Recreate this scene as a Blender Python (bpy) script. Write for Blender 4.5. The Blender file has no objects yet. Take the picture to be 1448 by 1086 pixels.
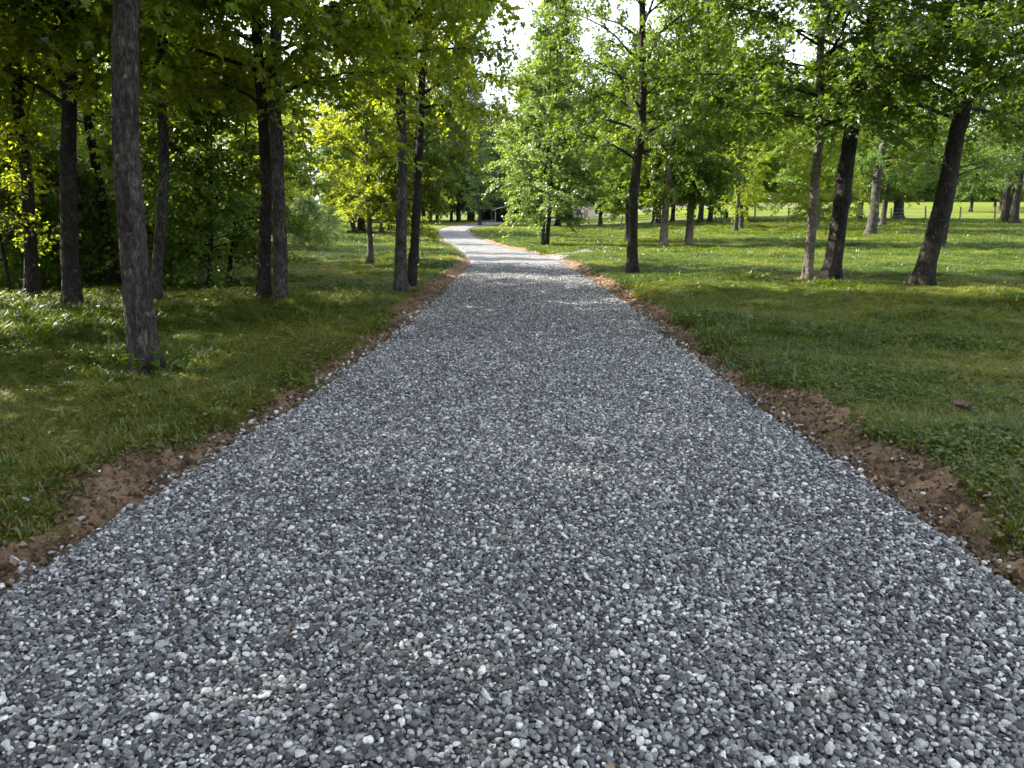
import bpy, math, random
import numpy as np
from mathutils import Vector, Quaternion, Matrix

R = math.radians
rng = np.random.default_rng(7)
random.seed(7)
scene = bpy.context.scene
col = scene.collection

# ------------------------------------------------------------------ camera
PW, PH, F = 1448.0, 1086.0, 1088.0          # photograph size and focal length in its pixels
CAM_H, HOR = 1.55, 288.0
PITCH = math.atan((PH / 2 - HOR) / F)
cam = bpy.data.cameras.new('camera')
cam.sensor_width = 36
cam.lens = F / PW * 36
cam.clip_start, cam.clip_end = 0.05, 3000
camo = bpy.data.objects.new('camera', cam)
col.objects.link(camo)
camo.location = (0, 0, CAM_H)
camo.rotation_euler = (R(90) - PITCH, 0, 0)
scene.camera = camo

# ------------------------------------------------------------------ numeric helpers
def smooth(a, b, x):
    t = np.clip((x - a) / (b - a), 0, 1)
    return t * t * (3 - 2 * t)

def _hash(ix, iy, seed):
    n = (ix.astype(np.int64) * 374761393 + iy.astype(np.int64) * 668265263 + seed * 974711) & 0x7fffffff
    n = ((n ^ (n >> 13)) * 1274126177) & 0x7fffffff
    return ((n ^ (n >> 16)) & 0xffff) / 65535.0

def vnoise(x, y, seed=0):
    x = np.asarray(x, float); y = np.asarray(y, float)
    ix, iy = np.floor(x), np.floor(y)
    fx, fy = x - ix, y - iy
    fx = fx * fx * (3 - 2 * fx); fy = fy * fy * (3 - 2 * fy)
    a, b = _hash(ix, iy, seed), _hash(ix + 1, iy, seed)
    c, d = _hash(ix, iy + 1, seed), _hash(ix + 1, iy + 1, seed)
    return (a * (1 - fx) + b * fx) * (1 - fy) + (c * (1 - fx) + d * fx) * fy - 0.5

def fbm(x, y, seed=0, o=4):
    s, a = 0, 1.0
    for k in range(o):
        s = s + a * vnoise(x * 2 ** k, y * 2 ** k, seed + k * 17)
        a *= 0.5
    return s

DIPY = [-40, 2, 7, 11, 20, 26, 33, 47, 75, 120, 400]
DIPZ = [0, 0, .15, .24, .31, .42, .66, .95, .95, .9, .5]
FLDY = [-40, 2, 20, 33, 47, 62, 80, 130, 200, 400, 1500]
FLDZ = [0, 0, -.25, -.5, -.55, -.35, -.02, 1.0, 2.3, 3.2, 3.5]

def base_h(x, y):
    x = np.asarray(x, float); y = np.asarray(y, float)
    dip = -np.interp(y, DIPY, DIPZ)
    fld = np.interp(y, FLDY, FLDZ)
    w = smooth(6, 30, x)
    lft = 1 - 0.35 * smooth(4, 25, -x)
    return dip * lft * (1 - w) + fld * w

def ray(px, py):
    v = np.array([(px - PW / 2) / F, -(py - PH / 2) / F, -1.0])
    c, s = math.cos(R(90) - PITCH), math.sin(R(90) - PITCH)
    return np.array([v[0], c * v[1] - s * v[2], s * v[1] + c * v[2]])

def ground_pt(px, py):
    """where the sight line through a photo pixel meets the smooth terrain"""
    d = ray(px, py)
    t = 1.0
    o = np.array([0, 0, CAM_H])
    while t < 900:
        p = o + d * t
        if p[2] <= float(base_h(p[0], p[1])):
            lo, hi = t / 1.01 - .05, t
            for _ in range(30):
                m = (lo + hi) / 2
                p = o + d * m
                if p[2] <= float(base_h(p[0], p[1])): hi = m
                else: lo = m
            return o + d * hi
        t = t * 1.01 + .02
    return o + d * 300

def at_depth(px, py, Y):
    d = ray(px, py)
    return np.array([0, 0, CAM_H]) + d * (Y / d[1])

# ------------------------------------------------------------------ object helpers
def tag(o, label=None, cat=None, group=None, kind=None):
    if label: o['label'] = label
    if cat: o['category'] = cat
    if group: o['group'] = group
    if kind: o['kind'] = kind
    return o

def empty(name, loc):
    o = bpy.data.objects.new(name, None)
    o.empty_display_size = .2
    o.location = [float(v) for v in loc]
    col.objects.link(o)
    return o

def quad_mesh(name, verts, quads, mats, midx=None, smoothf=True):
    verts = np.asarray(verts, np.float32); quads = np.asarray(quads, np.int32)
    m = bpy.data.meshes.new(name)
    m.vertices.add(len(verts)); m.vertices.foreach_set('co', verts.ravel())
    k = quads.shape[1]
    m.loops.add(quads.size); m.loops.foreach_set('vertex_index', quads.ravel())
    m.polygons.add(len(quads))
    m.polygons.foreach_set('loop_start', np.arange(0, quads.size, k, dtype=np.int32))
    m.polygons.foreach_set('loop_total', np.full(len(quads), k, np.int32))
    for q in mats: m.materials.append(q)
    if midx is not None: m.polygons.foreach_set('material_index', np.asarray(midx, np.int32))
    sm = smoothf if isinstance(smoothf, np.ndarray) else np.full(len(quads), bool(smoothf))
    m.polygons.foreach_set('use_smooth', sm)
    m.update(calc_edges=True)
    return m

def mesh_obj(name, mesh, parent=None):
    o = bpy.data.objects.new(name, mesh)
    if parent is not None: o.parent = parent
    col.objects.link(o)
    return o

class QB:
    """collects quads of several shapes into one mesh"""
    def __init__(self): self.v = []; self.q = []; self.m = []; self.s = []; self.n = 0
    def add(self, v, q, mi=0, sm=True):
        v = np.asarray(v, np.float32).reshape(-1, 3); q = np.asarray(q, np.int64)
        self.v.append(v); self.q.append(q + self.n); self.n += len(v)
        self.m.append(np.full(len(q), mi)); self.s.append(np.full(len(q), sm))
    def tube(self, path, rad, k=6, mi=0, lobes=None):
        path = np.asarray(path, float); n = len(path)
        rad = np.broadcast_to(np.asarray(rad, float), (n,))
        tg = np.gradient(path, axis=0)
        tg /= np.linalg.norm(tg, axis=1)[:, None] + 1e-9
        ref = np.array([0, 0, 1.0]) if abs(tg[:, 2]).mean() < .8 else np.array([1.0, 0, 0])
        a = np.cross(tg, ref); a /= np.linalg.norm(a, axis=1)[:, None] + 1e-9
        b = np.cross(tg, a)
        th = np.arange(k) / k * 2 * math.pi
        rr = rad[:, None] * np.ones(k)
        if lobes is not None: rr = rr * lobes
        v = path[:, None, :] + rr[:, :, None] * (np.cos(th)[None, :, None] * a[:, None, :] + np.sin(th)[None, :, None] * b[:, None, :])
        i = np.arange(n - 1)[:, None] * k; j = np.arange(k)[None, :]; j2 = (j + 1) % k
        q = np.stack([i + j, i + j2, i + k + j2, i + k + j], -1).reshape(-1, 4)
        self.add(v.reshape(-1, 3), q, mi)
    def box(self, c, s, mi=0, rot=0):
        x, y, z = np.array(s) / 2
        v = np.array([[-x, -y, -z], [x, -y, -z], [x, y, -z], [-x, y, -z], [-x, -y, z], [x, -y, z], [x, y, z], [-x, y, z]])
        cr, sr = math.cos(rot), math.sin(rot)
        v = np.stack([v[:, 0] * cr - v[:, 1] * sr, v[:, 0] * sr + v[:, 1] * cr, v[:, 2]], 1) + np.array(c)
        self.add(v, [[0, 3, 2, 1], [4, 5, 6, 7], [0, 1, 5, 4], [1, 2, 6, 5], [2, 3, 7, 6], [3, 0, 4, 7]], mi, False)
    def mesh(self, name, mats):
        return quad_mesh(name, np.concatenate(self.v), np.concatenate(self.q), mats, np.concatenate(self.m), np.concatenate(self.s))

# ------------------------------------------------------------------ materials
def new_mat(name):
    m = bpy.data.materials.new(name); m.use_nodes = True
    nt = m.node_tree
    for n in list(nt.nodes): nt.nodes.remove(n)
    return m, nt, nt.nodes.new('ShaderNodeOutputMaterial')

def N(nt, t, **kw):
    n = nt.nodes.new(t)
    for k, v in kw.items():
        if k in n.bl_rna.properties: setattr(n, k, v)
    return n

def ramp(nt, stops, src=None, interp='LINEAR'):
    n = nt.nodes.new('ShaderNodeValToRGB')
    cr = n.color_ramp; cr.interpolation = interp
    while len(cr.elements) < len(stops): cr.elements.new(.5)
    for e, (p, c) in zip(cr.elements, stops):
        e.position = p; e.color = (c[0], c[1], c[2], 1) if len(c) == 3 else c
    if src is not None: nt.links.new(src, n.inputs[0])
    return n

def noise(nt, scale, detail=4, rough=.55, vec=None, dist=0):
    n = nt.nodes.new('ShaderNodeTexNoise')
    n.inputs['Scale'].default_value = scale; n.inputs['Detail'].default_value = detail
    n.inputs['Roughness'].default_value = rough; n.inputs['Distortion'].default_value = dist
    if vec is not None: nt.links.new(vec, n.inputs['Vector'])
    return n

def mix(nt, a, b, fac, mode='MIX'):
    n = nt.nodes.new('ShaderNodeMix'); n.data_type = 'RGBA'; n.blend_type = mode
    for sock, v in ((n.inputs[0], fac), (n.inputs[6], a), (n.inputs[7], b)):
        if hasattr(v, 'is_output'): nt.links.new(v, sock)
        elif isinstance(v, (int, float)): sock.default_value = v
        else: sock.default_value = (*v, 1)
    return n.outputs[2]

def math_n(nt, op, a, b=0.0):
    n = nt.nodes.new('ShaderNodeMath'); n.operation = op
    for s, v in ((n.inputs[0], a), (n.inputs[1], b)):
        if hasattr(v, 'is_output'): nt.links.new(v, s)
        else: s.default_value = v
    return n.outputs[0]

def bump(nt, h, strength, dist):
    b = nt.nodes.new('ShaderNodeBump'); b.inputs['Strength'].default_value = strength; b.inputs['Distance'].default_value = dist
    nt.links.new(h, b.inputs['Height'])
    return b.outputs[0]

def principled(nt, out, color, rough=.9, normal=None, spec=.3):
    p = nt.nodes.new('ShaderNodeBsdfPrincipled')
    if hasattr(color, 'is_output'): nt.links.new(color, p.inputs['Base Color'])
    else: p.inputs['Base Color'].default_value = (*color, 1)
    p.inputs['Roughness'].default_value = rough
    p.inputs['Specular IOR Level'].default_value = spec
    if normal is not None: nt.links.new(normal, p.inputs['Normal'])
    nt.links.new(p.outputs[0], out.inputs['Surface'])
    return p

def mat_leaf(name, dark, light, trans, tw=.45, gloss=.06):
    """two-sided leaf: diffuse + light coming through + a little sheen"""
    m, nt, out = new_mat(name)
    geo = N(nt, 'ShaderNodeNewGeometry')
    oi = N(nt, 'ShaderNodeObjectInfo')
    c = ramp(nt, [(0, dark), (.75, light), (1, [min(1, v * 1.35) for v in light])], geo.outputs['Random Per Island']).outputs[0]
    hs = N(nt, 'ShaderNodeHueSaturation')
    nt.links.new(c, hs.inputs['Color'])
    nt.links.new(math_n(nt, 'ADD', math_n(nt, 'MULTIPLY', oi.outputs['Random'], .035), .483), hs.inputs['Hue'])
    nt.links.new(math_n(nt, 'ADD', math_n(nt, 'MULTIPLY', oi.outputs['Random'], .4), .8), hs.inputs['Value'])
    d = N(nt, 'ShaderNodeBsdfDiffuse'); nt.links.new(hs.outputs[0], d.inputs[0])
    t = N(nt, 'ShaderNodeBsdfTranslucent')
    tc = mix(nt, hs.outputs[0], trans, .75)
    nt.links.new(tc, t.inputs[0])
    mx = N(nt, 'ShaderNodeMixShader'); mx.inputs[0].default_value = tw
    nt.links.new(d.outputs[0], mx.inputs[1]); nt.links.new(t.outputs[0], mx.inputs[2])
    g = N(nt, 'ShaderNodeBsdfGlossy'); g.inputs['Roughness'].default_value = .42; g.inputs[0].default_value = (.9, .95, .9, 1)
    m2 = N(nt, 'ShaderNodeMixShader'); m2.inputs[0].default_value = gloss
    nt.links.new(mx.outputs[0], m2.inputs[1]); nt.links.new(g.outputs[0], m2.inputs[2])
    nt.links.new(m2.outputs[0], out.inputs['Surface'])
    return m

def mat_bark(name, dark, mid, light, lichen=.35, vs=26):
    m, nt, out = new_mat(name)
    tc = N(nt, 'ShaderNodeTexCoord')
    mp = N(nt, 'ShaderNodeMapping'); mp.inputs['Scale'].default_value = (1, 1, .36)
    nt.links.new(tc.outputs['Object'], mp.inputs['Vector'])
    nz = noise(nt, 11, 5, .65, mp.outputs[0])
    add = N(nt, 'ShaderNodeVectorMath', operation='MULTIPLY_ADD')
    nt.links.new(nz.outputs['Color'], add.inputs[0]); add.inputs[1].default_value = (.12, .12, .12); nt.links.new(mp.outputs[0], add.inputs[2])
    vo = N(nt, 'ShaderNodeTexVoronoi'); vo.feature = 'DISTANCE_TO_EDGE'; vo.inputs['Scale'].default_value = vs
    v1 = N(nt, 'ShaderNodeTexVoronoi'); v1.inputs['Scale'].default_value = vs
    nt.links.new(add.outputs[0], vo.inputs['Vector']); nt.links.new(add.outputs[0], v1.inputs['Vector'])
    sc1 = N(nt, 'ShaderNodeSeparateColor'); nt.links.new(v1.outputs['Color'], sc1.inputs[0])
    fine = noise(nt, 30, 7, .72, mp.outputs[0], .4)
    fr = ramp(nt, [(0, (0, 0, 0)), (.2, (1, 1, 1))], vo.outputs['Distance']).outputs[0]
    pl = ramp(nt, [(.1, (.35, .35, .35)), (.9, (1, 1, 1))], sc1.outputs[0]).outputs[0]
    furrow = mix(nt, mix(nt, fr, pl, 1.0, 'MULTIPLY'), ramp(nt, [(.36, (0, 0, 0)), (.6, (1, 1, 1))], fine.outputs[0]).outputs[0], .4)
    big = noise(nt, 3.5, 4, .6, tc.outputs['Object'])
    c1 = mix(nt, mid, light, ramp(nt, [(.35, (0, 0, 0)), (.7, (1, 1, 1))], fine.outputs[0]).outputs[0])
    c2 = mix(nt, dark, c1, furrow)
    spot = noise(nt, 9, 5, .7, tc.outputs['Object'])
    lc = ramp(nt, [(.6, (0, 0, 0)), (.68, (1, 1, 1))], spot.outputs[0]).outputs[0]
    c3 = mix(nt, c2, (.27, .28, .25), math_n(nt, 'MULTIPLY', lc, lichen))
    c4 = mix(nt, c3, mix(nt, c3, (.45, .42, .38), 1.0, 'MULTIPLY'), ramp(nt, [(.4, (0, 0, 0)), (.65, (1, 1, 1))], big.outputs[0]).outputs[0])
    h = math_n(nt, 'ADD', math_n(nt, 'MULTIPLY', furrow, .7), math_n(nt, 'MULTIPLY', fine.outputs[0], .6))
    principled(nt, out, c4, .92, bump(nt, h, 1.0, .03), .2)
    return m

M = {}
M['leaf_maple'] = mat_leaf('leaf_maple', (.018, .043, .005), (.051, .100, .010), (.23, .31, .010), .48, .03)
M['leaf_yellow'] = mat_leaf('leaf_yellow', (.044, .088, .007), (.115, .185, .015), (.43, .49, .014), .54, .03)
M['leaf_dark'] = mat_leaf('leaf_dark', (.014, .036, .006), (.042, .084, .011), (.17, .26, .010), .44, .03)
M['leaf_cool'] = mat_leaf('leaf_cool', (.036, .070, .018), (.090, .150, .036), (.25, .34, .03), .45, .05)
M['needle'] = mat_leaf('needle', (.012, .028, .014), (.025, .05, .024), (.04, .08, .02), .2)
M['bark_grey'] = mat_bark('bark_grey', (.012, .011, .010), (.058, .054, .048), (.165, .155, .14))
M['bark_rough'] = mat_bark('bark_rough', (.010, .009, .008), (.046, .042, .036), (.15, .14, .125), .5, 15)
M['bark_dark'] = mat_bark('bark_dark', (.008, .007, .006), (.026, .022, .018), (.066, .059, .051), .35)
M['bark_pale'] = mat_bark('bark_pale', (.05, .042, .034), (.15, .132, .108), (.28, .25, .21), .25)

# gravel
GR = [(0, (.028, .028, .030)), (.25, (.078, .081, .085)), (.52, (.160, .164, .172)), (.74, (.30, .305, .315)), (.90, (.56, .56, .56)), (1, (.72, .71, .68))]
def mat_stone():
    m, nt, out = new_mat('gravel_stone')
    at = N(nt, 'ShaderNodeAttribute', attribute_type='INSTANCER', attribute_name='tint')
    tc = N(nt, 'ShaderNodeTexCoord')
    c = ramp(nt, GR, at.outputs['Fac']).outputs[0]
    nz = noise(nt, 2.2, 5, .6, tc.outputs['Object'])
    c = mix(nt, c, ramp(nt, [(.3, (.55, .55, .56)), (.7, (1.15, 1.14, 1.12))], nz.outputs[0]).outputs[0], 1.0, 'MULTIPLY')
    principled(nt, out, c, .75, bump(nt, nz.outputs[0], .5, .12), .35)
    return m
M['stone'] = mat_stone()

def mat_driveway():
    m, nt, out = new_mat('driveway_gravel')
    tc = N(nt, 'ShaderNodeTexCoord')
    v = N(nt, 'ShaderNodeTexVoronoi'); v.inputs['Scale'].default_value = 38
    nt.links.new(tc.outputs['Object'], v.inputs['Vector'])
    sep = N(nt, 'ShaderNodeSeparateColor'); nt.links.new(v.outputs['Color'], sep.inputs[0])
    c = ramp(nt, GR, sep.outputs[0]).outputs[0]
    e = ramp(nt, [(.0, (1, 1, 1)), (.75, (.35, .35, .35))], v.outputs['Distance']).outputs[0]
    c = mix(nt, mix(nt, c, e, .8, 'MULTIPLY'), (.68, .68, .69), 1.0, 'MULTIPLY')
    big = noise(nt, .9, 4, .6, tc.outputs['Object'])
    c = mix(nt, c, ramp(nt, [(.3, (.82, .82, .83)), (.7, (1.2, 1.19, 1.17))], big.outputs[0]).outputs[0], 1.0, 'MULTIPLY')
    inv = math_n(nt, 'SUBTRACT', 1.0, v.outputs['Distance'])
    principled(nt, out, c, .8, bump(nt, inv, 1.0, .02), .3)
    return m
M['driveway'] = mat_driveway()

def mat_soil():
    m, nt, out = new_mat('soil')
    tc = N(nt, 'ShaderNodeTexCoord')
    a = noise(nt, 3.0, 6, .65, tc.outputs['Object']); b = noise(nt, 28, 5, .7, tc.outputs['Object'])
    c = ramp(nt, [(.25, (.044, .030, .020)), (.5, (.130, .088, .055)), (.75, (.25, .18, .118))], a.outputs[0]).outputs[0]
    c = mix(nt, c, ramp(nt, [(.3, (.45, .42, .4)), (.65, (1.15, 1.12, 1.1))], b.outputs[0]).outputs[0], 1.0, 'MULTIPLY')
    principled(nt, out, c, .95, bump(nt, b.outputs[0], .9, .03), .15)
    return m
M['soil'] = mat_soil()

def mat_ground():
    m, nt, out = new_mat('grass_ground')
    tc = N(nt, 'ShaderNodeTexCoord')
    at = N(nt, 'ShaderNodeAttribute', attribute_type='GEOMETRY', attribute_name='soil')
    wd = N(nt, 'ShaderNodeAttribute', attribute_type='GEOMETRY', attribute_name='woods')
    a = noise(nt, .35, 5, .6, tc.outputs['Object']); b = noise(nt, 14, 6, .75, tc.outputs['Object']); d = noise(nt, 1.6, 4, .6, tc.outputs['Object'])
    g = ramp(nt, [(.3, (.040, .068, .005)), (.55, (.078, .104, .007)), (.75, (.125, .120, .016))], a.outputs[0]).outputs[0]
    g = mix(nt, g, (.11, .085, .04), ramp(nt, [(.55, (0, 0, 0)), (.75, (.4, .4, .4))], d.outputs[0]).outputs[0])
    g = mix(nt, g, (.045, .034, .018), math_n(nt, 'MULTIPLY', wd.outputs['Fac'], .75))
    g = mix(nt, g, ramp(nt, [(.3, (.4, .42, .4)), (.7, (1.35, 1.3, 1.2))], b.outputs[0]).outputs[0], 1.0, 'MULTIPLY')
    s = mix(nt, (.055, .038, .026), (.12, .082, .052), d.outputs[0])
    sf = math_n(nt, 'ADD', at.outputs['Fac'], math_n(nt, 'MULTIPLY', math_n(nt, 'SUBTRACT', b.outputs[0], .5), .9))
    g = mix(nt, g, s, ramp(nt, [(.35, (0, 0, 0)), (.65, (1, 1, 1))], sf).outputs[0])
    principled(nt, out, g, .95, bump(nt, b.outputs[0], .8, .05), .1)
    return m
M['ground'] = mat_ground()

def mat_grass(name, ca, cb, cc, tw=.48):
    m, nt, out = new_mat(name)
    at = N(nt, 'ShaderNodeAttribute', attribute_type='INSTANCER', attribute_name='tint')
    geo = N(nt, 'ShaderNodeNewGeometry')
    f = math_n(nt, 'ADD', math_n(nt, 'MULTIPLY', at.outputs['Fac'], .7), math_n(nt, 'MULTIPLY', geo.outputs['Random Per Island'], .3))
    c = ramp(nt, [(0, ca), (.5, cb), (1, cc)], f).outputs[0]
    d = N(nt, 'ShaderNodeBsdfDiffuse'); nt.links.new(c, d.inputs[0])
    t = N(nt, 'ShaderNodeBsdfTranslucent'); nt.links.new(mix(nt, c, (1.8, 1.6, .6), 1.0, 'MULTIPLY'), t.inputs[0])
    mx = N(nt, 'ShaderNodeMixShader'); mx.inputs[0].default_value = tw
    nt.links.new(d.outputs[0], mx.inputs[1]); nt.links.new(t.outputs[0], mx.inputs[2])
    g = N(nt, 'ShaderNodeBsdfGlossy'); g.inputs['Roughness'].default_value = .4
    m2 = N(nt, 'ShaderNodeMixShader'); m2.inputs[0].default_value = .04
    nt.links.new(mx.outputs[0], m2.inputs[1]); nt.links.new(g.outputs[0], m2.inputs[2])
    nt.links.new(m2.outputs[0], out.inputs['Surface'])
    return m
M['grass'] = mat_grass('grass_blade', (.015, .037, .003), (.052, .087, .006), (.18, .162, .036))
M['weed'] = mat_grass('weed_leaf', (.022, .045, .005), (.058, .092, .009), (.14, .145, .03))
M['litter'] = mat_grass('dead_leaf', (.04, .024, .014), (.10, .060, .034), (.21, .145, .09), .15)

def mat_plain(name, c, rough=.7, var=.25):
    m, nt, out = new_mat(name)
    tc = N(nt, 'ShaderNodeTexCoord')
    n = noise(nt, 3, 5, .65, tc.outputs['Object'])
    c2 = ramp(nt, [(.3, [v * (1 - var) for v in c]), (.7, [min(1, v * (1 + var)) for v in c])], n.outputs[0]).outputs[0]
    principled(nt, out, c2, rough, bump(nt, n.outputs[0], .2, .02))
    return m
M['roof'] = mat_plain('metal_roof', (.5, .52, .54), .5, .15)
M['dark_wood'] = mat_plain('dark_wood', (.045, .038, .032), .9)
M['post_wood'] = mat_plain('post_wood', (.13, .115, .095), .9)
M['wall'] = mat_plain('pale_wall', (.42, .40, .38), .9, .1)
M['orange'] = mat_plain('orange_door', (.34, .15, .08), .7, .2)
M['white'] = mat_plain('white_paint', (.72, .72, .70), .6, .08)
M['wire'] = mat_plain('wire', (.18, .18, .18), .5, .1)

# ------------------------------------------------------------------ driveway edges, taken from where they lie on the terrain
LE = [(0, 840), (140, 755), (258, 670), (350, 610), (440, 560), (500, 513), (560, 470), (602, 434), (634, 402), (660, 379), (664, 366), (648, 350), (632, 341), (622, 332), (621, 326), (630, 321.5), (655, 317.5), (690, 313), (735, 309)]
RE = [(1448, 835), (1330, 748), (1200, 660), (1105, 595), (1035, 545), (962, 487), (902, 440), (850, 404), (802, 376), (786, 366), (748, 356), (704, 347), (680, 338), (665, 331), (659, 327), (666, 322.5), (684, 319), (712, 315), (745, 311)]
lw = [ground_pt(*p)[:2] for p in LE]; rw = [ground_pt(*p)[:2] for p in RE]
lw = [lw[0] + (lw[0] - lw[1]) / np.linalg.norm(lw[0] - lw[1]) * 14 * np.array([.25, 1])] + lw
rw = [rw[0] + (rw[0] - rw[1]) / np.linalg.norm(rw[0] - rw[1]) * 14 * np.array([.25, 1])] + rw
lw += [lw[-1] + np.array([60, 22])]; rw += [rw[-1] + np.array([60, 19])]
def catmull(P, n):
    P = np.array(P); P = np.vstack([2 * P[0] - P[1], P, 2 * P[-1] - P[-2]])
    out = []
    for i in range(1, len(P) - 2):
        t = np.linspace(0, 1, n, endpoint=False)[:, None]
        p0, p1, p2, p3 = P[i - 1], P[i], P[i + 1], P[i + 2]
        out.append(.5 * (2 * p1 + (p2 - p0) * t + (2 * p0 - 5 * p1 + 4 * p2 - p3) * t * t + (3 * p1 - p0 - 3 * p2 + p3) * t ** 3))
    out.append(P[-2][None])
    return np.vstack(out)
_l, _r = catmull(lw, 24), catmull(rw, 24)
_ys = np.concatenate([np.arange(-11, 30, .25), np.arange(30, 60, .8), np.arange(60, min(_l[-1, 1], _r[-1, 1]), 1.6)])
ED_L = np.column_stack([np.interp(_ys, _l[:, 1], _l[:, 0]), _ys])
ED_R = np.column_stack([np.interp(_ys, _r[:, 1], _r[:, 0]), _ys])
CEN = (ED_L + ED_R) / 2
HALF = np.linalg.norm(ED_R - ED_L, axis=1) / 2
SEG = np.concatenate([[0], np.cumsum(np.linalg.norm(np.diff(CEN, axis=0), axis=1))])

def _seg_dist(x, y, E):
    best = np.full(len(x), 1e9)
    for a, b in zip(E[:-1], E[1:]):
        v = b - a
        t = np.clip(((x - a[0]) * v[0] + (y - a[1]) * v[1]) / (v @ v + 1e-12), 0, 1)
        best = np.minimum(best, (x - a[0] - t * v[0]) ** 2 + (y - a[1] - t * v[1]) ** 2)
    return np.sqrt(best)
_k = np.unique(np.concatenate([np.arange(0, len(_ys), 3), [len(_ys) - 1]]))
def road_d(x, y):
    """distance outside the driveway's edge (negative on it)"""
    x = np.ravel(x).astype(float); y = np.ravel(y).astype(float)
    d = np.minimum(_seg_dist(x, y, ED_L[_k]), _seg_dist(x, y, ED_R[_k]))
    inside = (x > np.interp(y, _ys, ED_L[:, 0])) & (x < np.interp(y, _ys, ED_R[:, 0])) & (y < _ys[-1])
    return np.where(inside, -d, d)

def bank_h(x, y, d):
    far = smooth(60, 25, np.hypot(x, y))
    up = smooth(-.05, .55, d) * .15 - .07
    und = (fbm(x * .22, y * .22, 3, 3) * .22 + fbm(x * 1.3, y * 1.3, 5, 4) * .075) * smooth(.1, 2.5, d)
    return base_h(x, y) + up * far - .07 * (1 - far) * (d < .2) + und * far

# ------------------------------------------------------------------ ground: one sheet to the horizon
def axis(lims):
    out = []
    for a, b, s in lims: out += list(np.arange(a, b, s))
    return np.array(out + [lims[-1][1]])
gx = axis([(-1200, -200, 100), (-200, -60, 14), (-60, -20, 1.5), (-20, -8, .3), (-8, 9, .07), (9, 22, .3), (22, 80, 1.5), (80, 220, 14), (220, 1200, 100)])
gy = axis([(-60, -6, 3), (-6, 1, .3), (1, 13, .07), (13, 30, .25), (30, 70, 1.0), (70, 140, 5), (140, 400, 20), (400, 1500, 100)])
GX, GY = np.meshgrid(gx, gy)
gd = road_d(GX, GY).reshape(GX.shape)
GZ = bank_h(GX, GY, gd)
nx, ny = len(gx), len(gy)
ii = (np.arange(ny - 1)[:, None] * nx + np.arange(nx - 1)[None, :]).ravel()
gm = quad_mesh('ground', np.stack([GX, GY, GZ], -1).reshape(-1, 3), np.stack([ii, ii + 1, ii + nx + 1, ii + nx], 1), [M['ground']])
def verge_w(x, y):
    s = np.sign(x)
    return np.clip(.325 - .035 * s + .22 * vnoise(y * .45, s * 9.3, 21) * 2 + .13 * vnoise(y * 1.7, s * 5.1, 22) * 2 + .07 * vnoise(y * 5, s * 3.1, 23) * 2, .19, .50 + .06 * s)
FEET = [ground_pt(*p)[:2] for p in ((206, 526), (103, 437), (45, 425), (160, 403), (220, 424), (374, 427), (397, 430), (566, 414), (582, 405), (893, 387), (1141, 397), (1172, 396), (1304, 405), (938, 350), (973, 349))]
def bare_at(x, y, d):
    """how bare of grass a spot is: the torn strip by the driveway and worn patches in the lawn"""
    wv = verge_w(x, y)
    b = smooth(wv + .22, wv - .12, d)
    patch = smooth(.42, .66, fbm(x * .75, y * 1.0, 31, 3)) * .7
    ring = np.zeros(np.shape(x))
    for q in FEET:
        dd = np.hypot(x - q[0], y - q[1])
        ring = np.maximum(ring, smooth(.85, .2, dd + .35 * vnoise(x * 2.3, y * 2.3, 35)) * .72)
    return np.maximum(np.maximum(b, ring), patch * smooth(.2, 1.0, d))
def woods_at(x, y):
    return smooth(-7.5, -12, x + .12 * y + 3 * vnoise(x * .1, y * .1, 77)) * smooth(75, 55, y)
sa = gm.attributes.new('soil', 'FLOAT', 'POINT'); sa.data.foreach_set('value', bare_at(GX, GY, gd).ravel().astype(np.float32))
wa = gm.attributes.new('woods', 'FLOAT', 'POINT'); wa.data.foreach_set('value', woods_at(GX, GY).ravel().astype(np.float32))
tag(mesh_obj('ground', gm), kind='structure')

# ------------------------------------------------------------------ driveway sheet
def edge_noise(u, seed): return .07 * vnoise(u * 1.1, seed, seed) * 2 + .04 * vnoise(u * 4.3, seed, seed + 3) * 2
def road_pt(u, t):
    """u = metres along the centre line, t = -1 left edge .. 1 right edge -> x, y, z"""
    k = np.interp(u, SEG, np.arange(len(SEG)))
    a = np.stack([np.interp(k, np.arange(len(SEG)), ED_L[:, c]) for c in (0, 1)], -1)
    b = np.stack([np.interp(k, np.arange(len(SEG)), ED_R[:, c]) for c in (0, 1)], -1)
    w = (t + 1) / 2
    p = a * (1 - w[..., None]) + b * w[..., None]
    x, y = p[..., 0], p[..., 1]
    far = smooth(60, 25, np.hypot(x, y))
    z = base_h(x, y) + (.035 * (1 - t * t) - .012) * far + fbm(x * .8, y * .8, 9, 3) * .03 * far - .022 * np.exp(-((np.abs(t) - .48) / .16) ** 2) * far
    return np.stack([x, y, z], -1)
us = np.concatenate([np.arange(0, 10, .5), np.arange(10, 40, .08), np.arange(40, SEG[-1], .6)])
ts = np.linspace(-1, 1, 41)
U, T = np.meshgrid(us, ts, indexing='ij')
TT = T + np.sign(T) * np.abs(T) ** 8 * (np.where(T < 0, edge_noise(U, 11), edge_noise(U, 12)) + .02) / 2
P = road_pt(U, TT)
P[:, 0, 2] -= .06; P[:, -1, 2] -= .06
nT = len(ts)
ii = (np.arange(len(us) - 1)[:, None] * nT + np.arange(nT - 1)[None, :]).ravel()
dm = quad_mesh('driveway', P.reshape(-1, 3), np.stack([ii, ii + 1, ii + nT + 1, ii + nT], 1), [M['driveway']])
tag(mesh_obj('driveway', dm), kind='structure')

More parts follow.
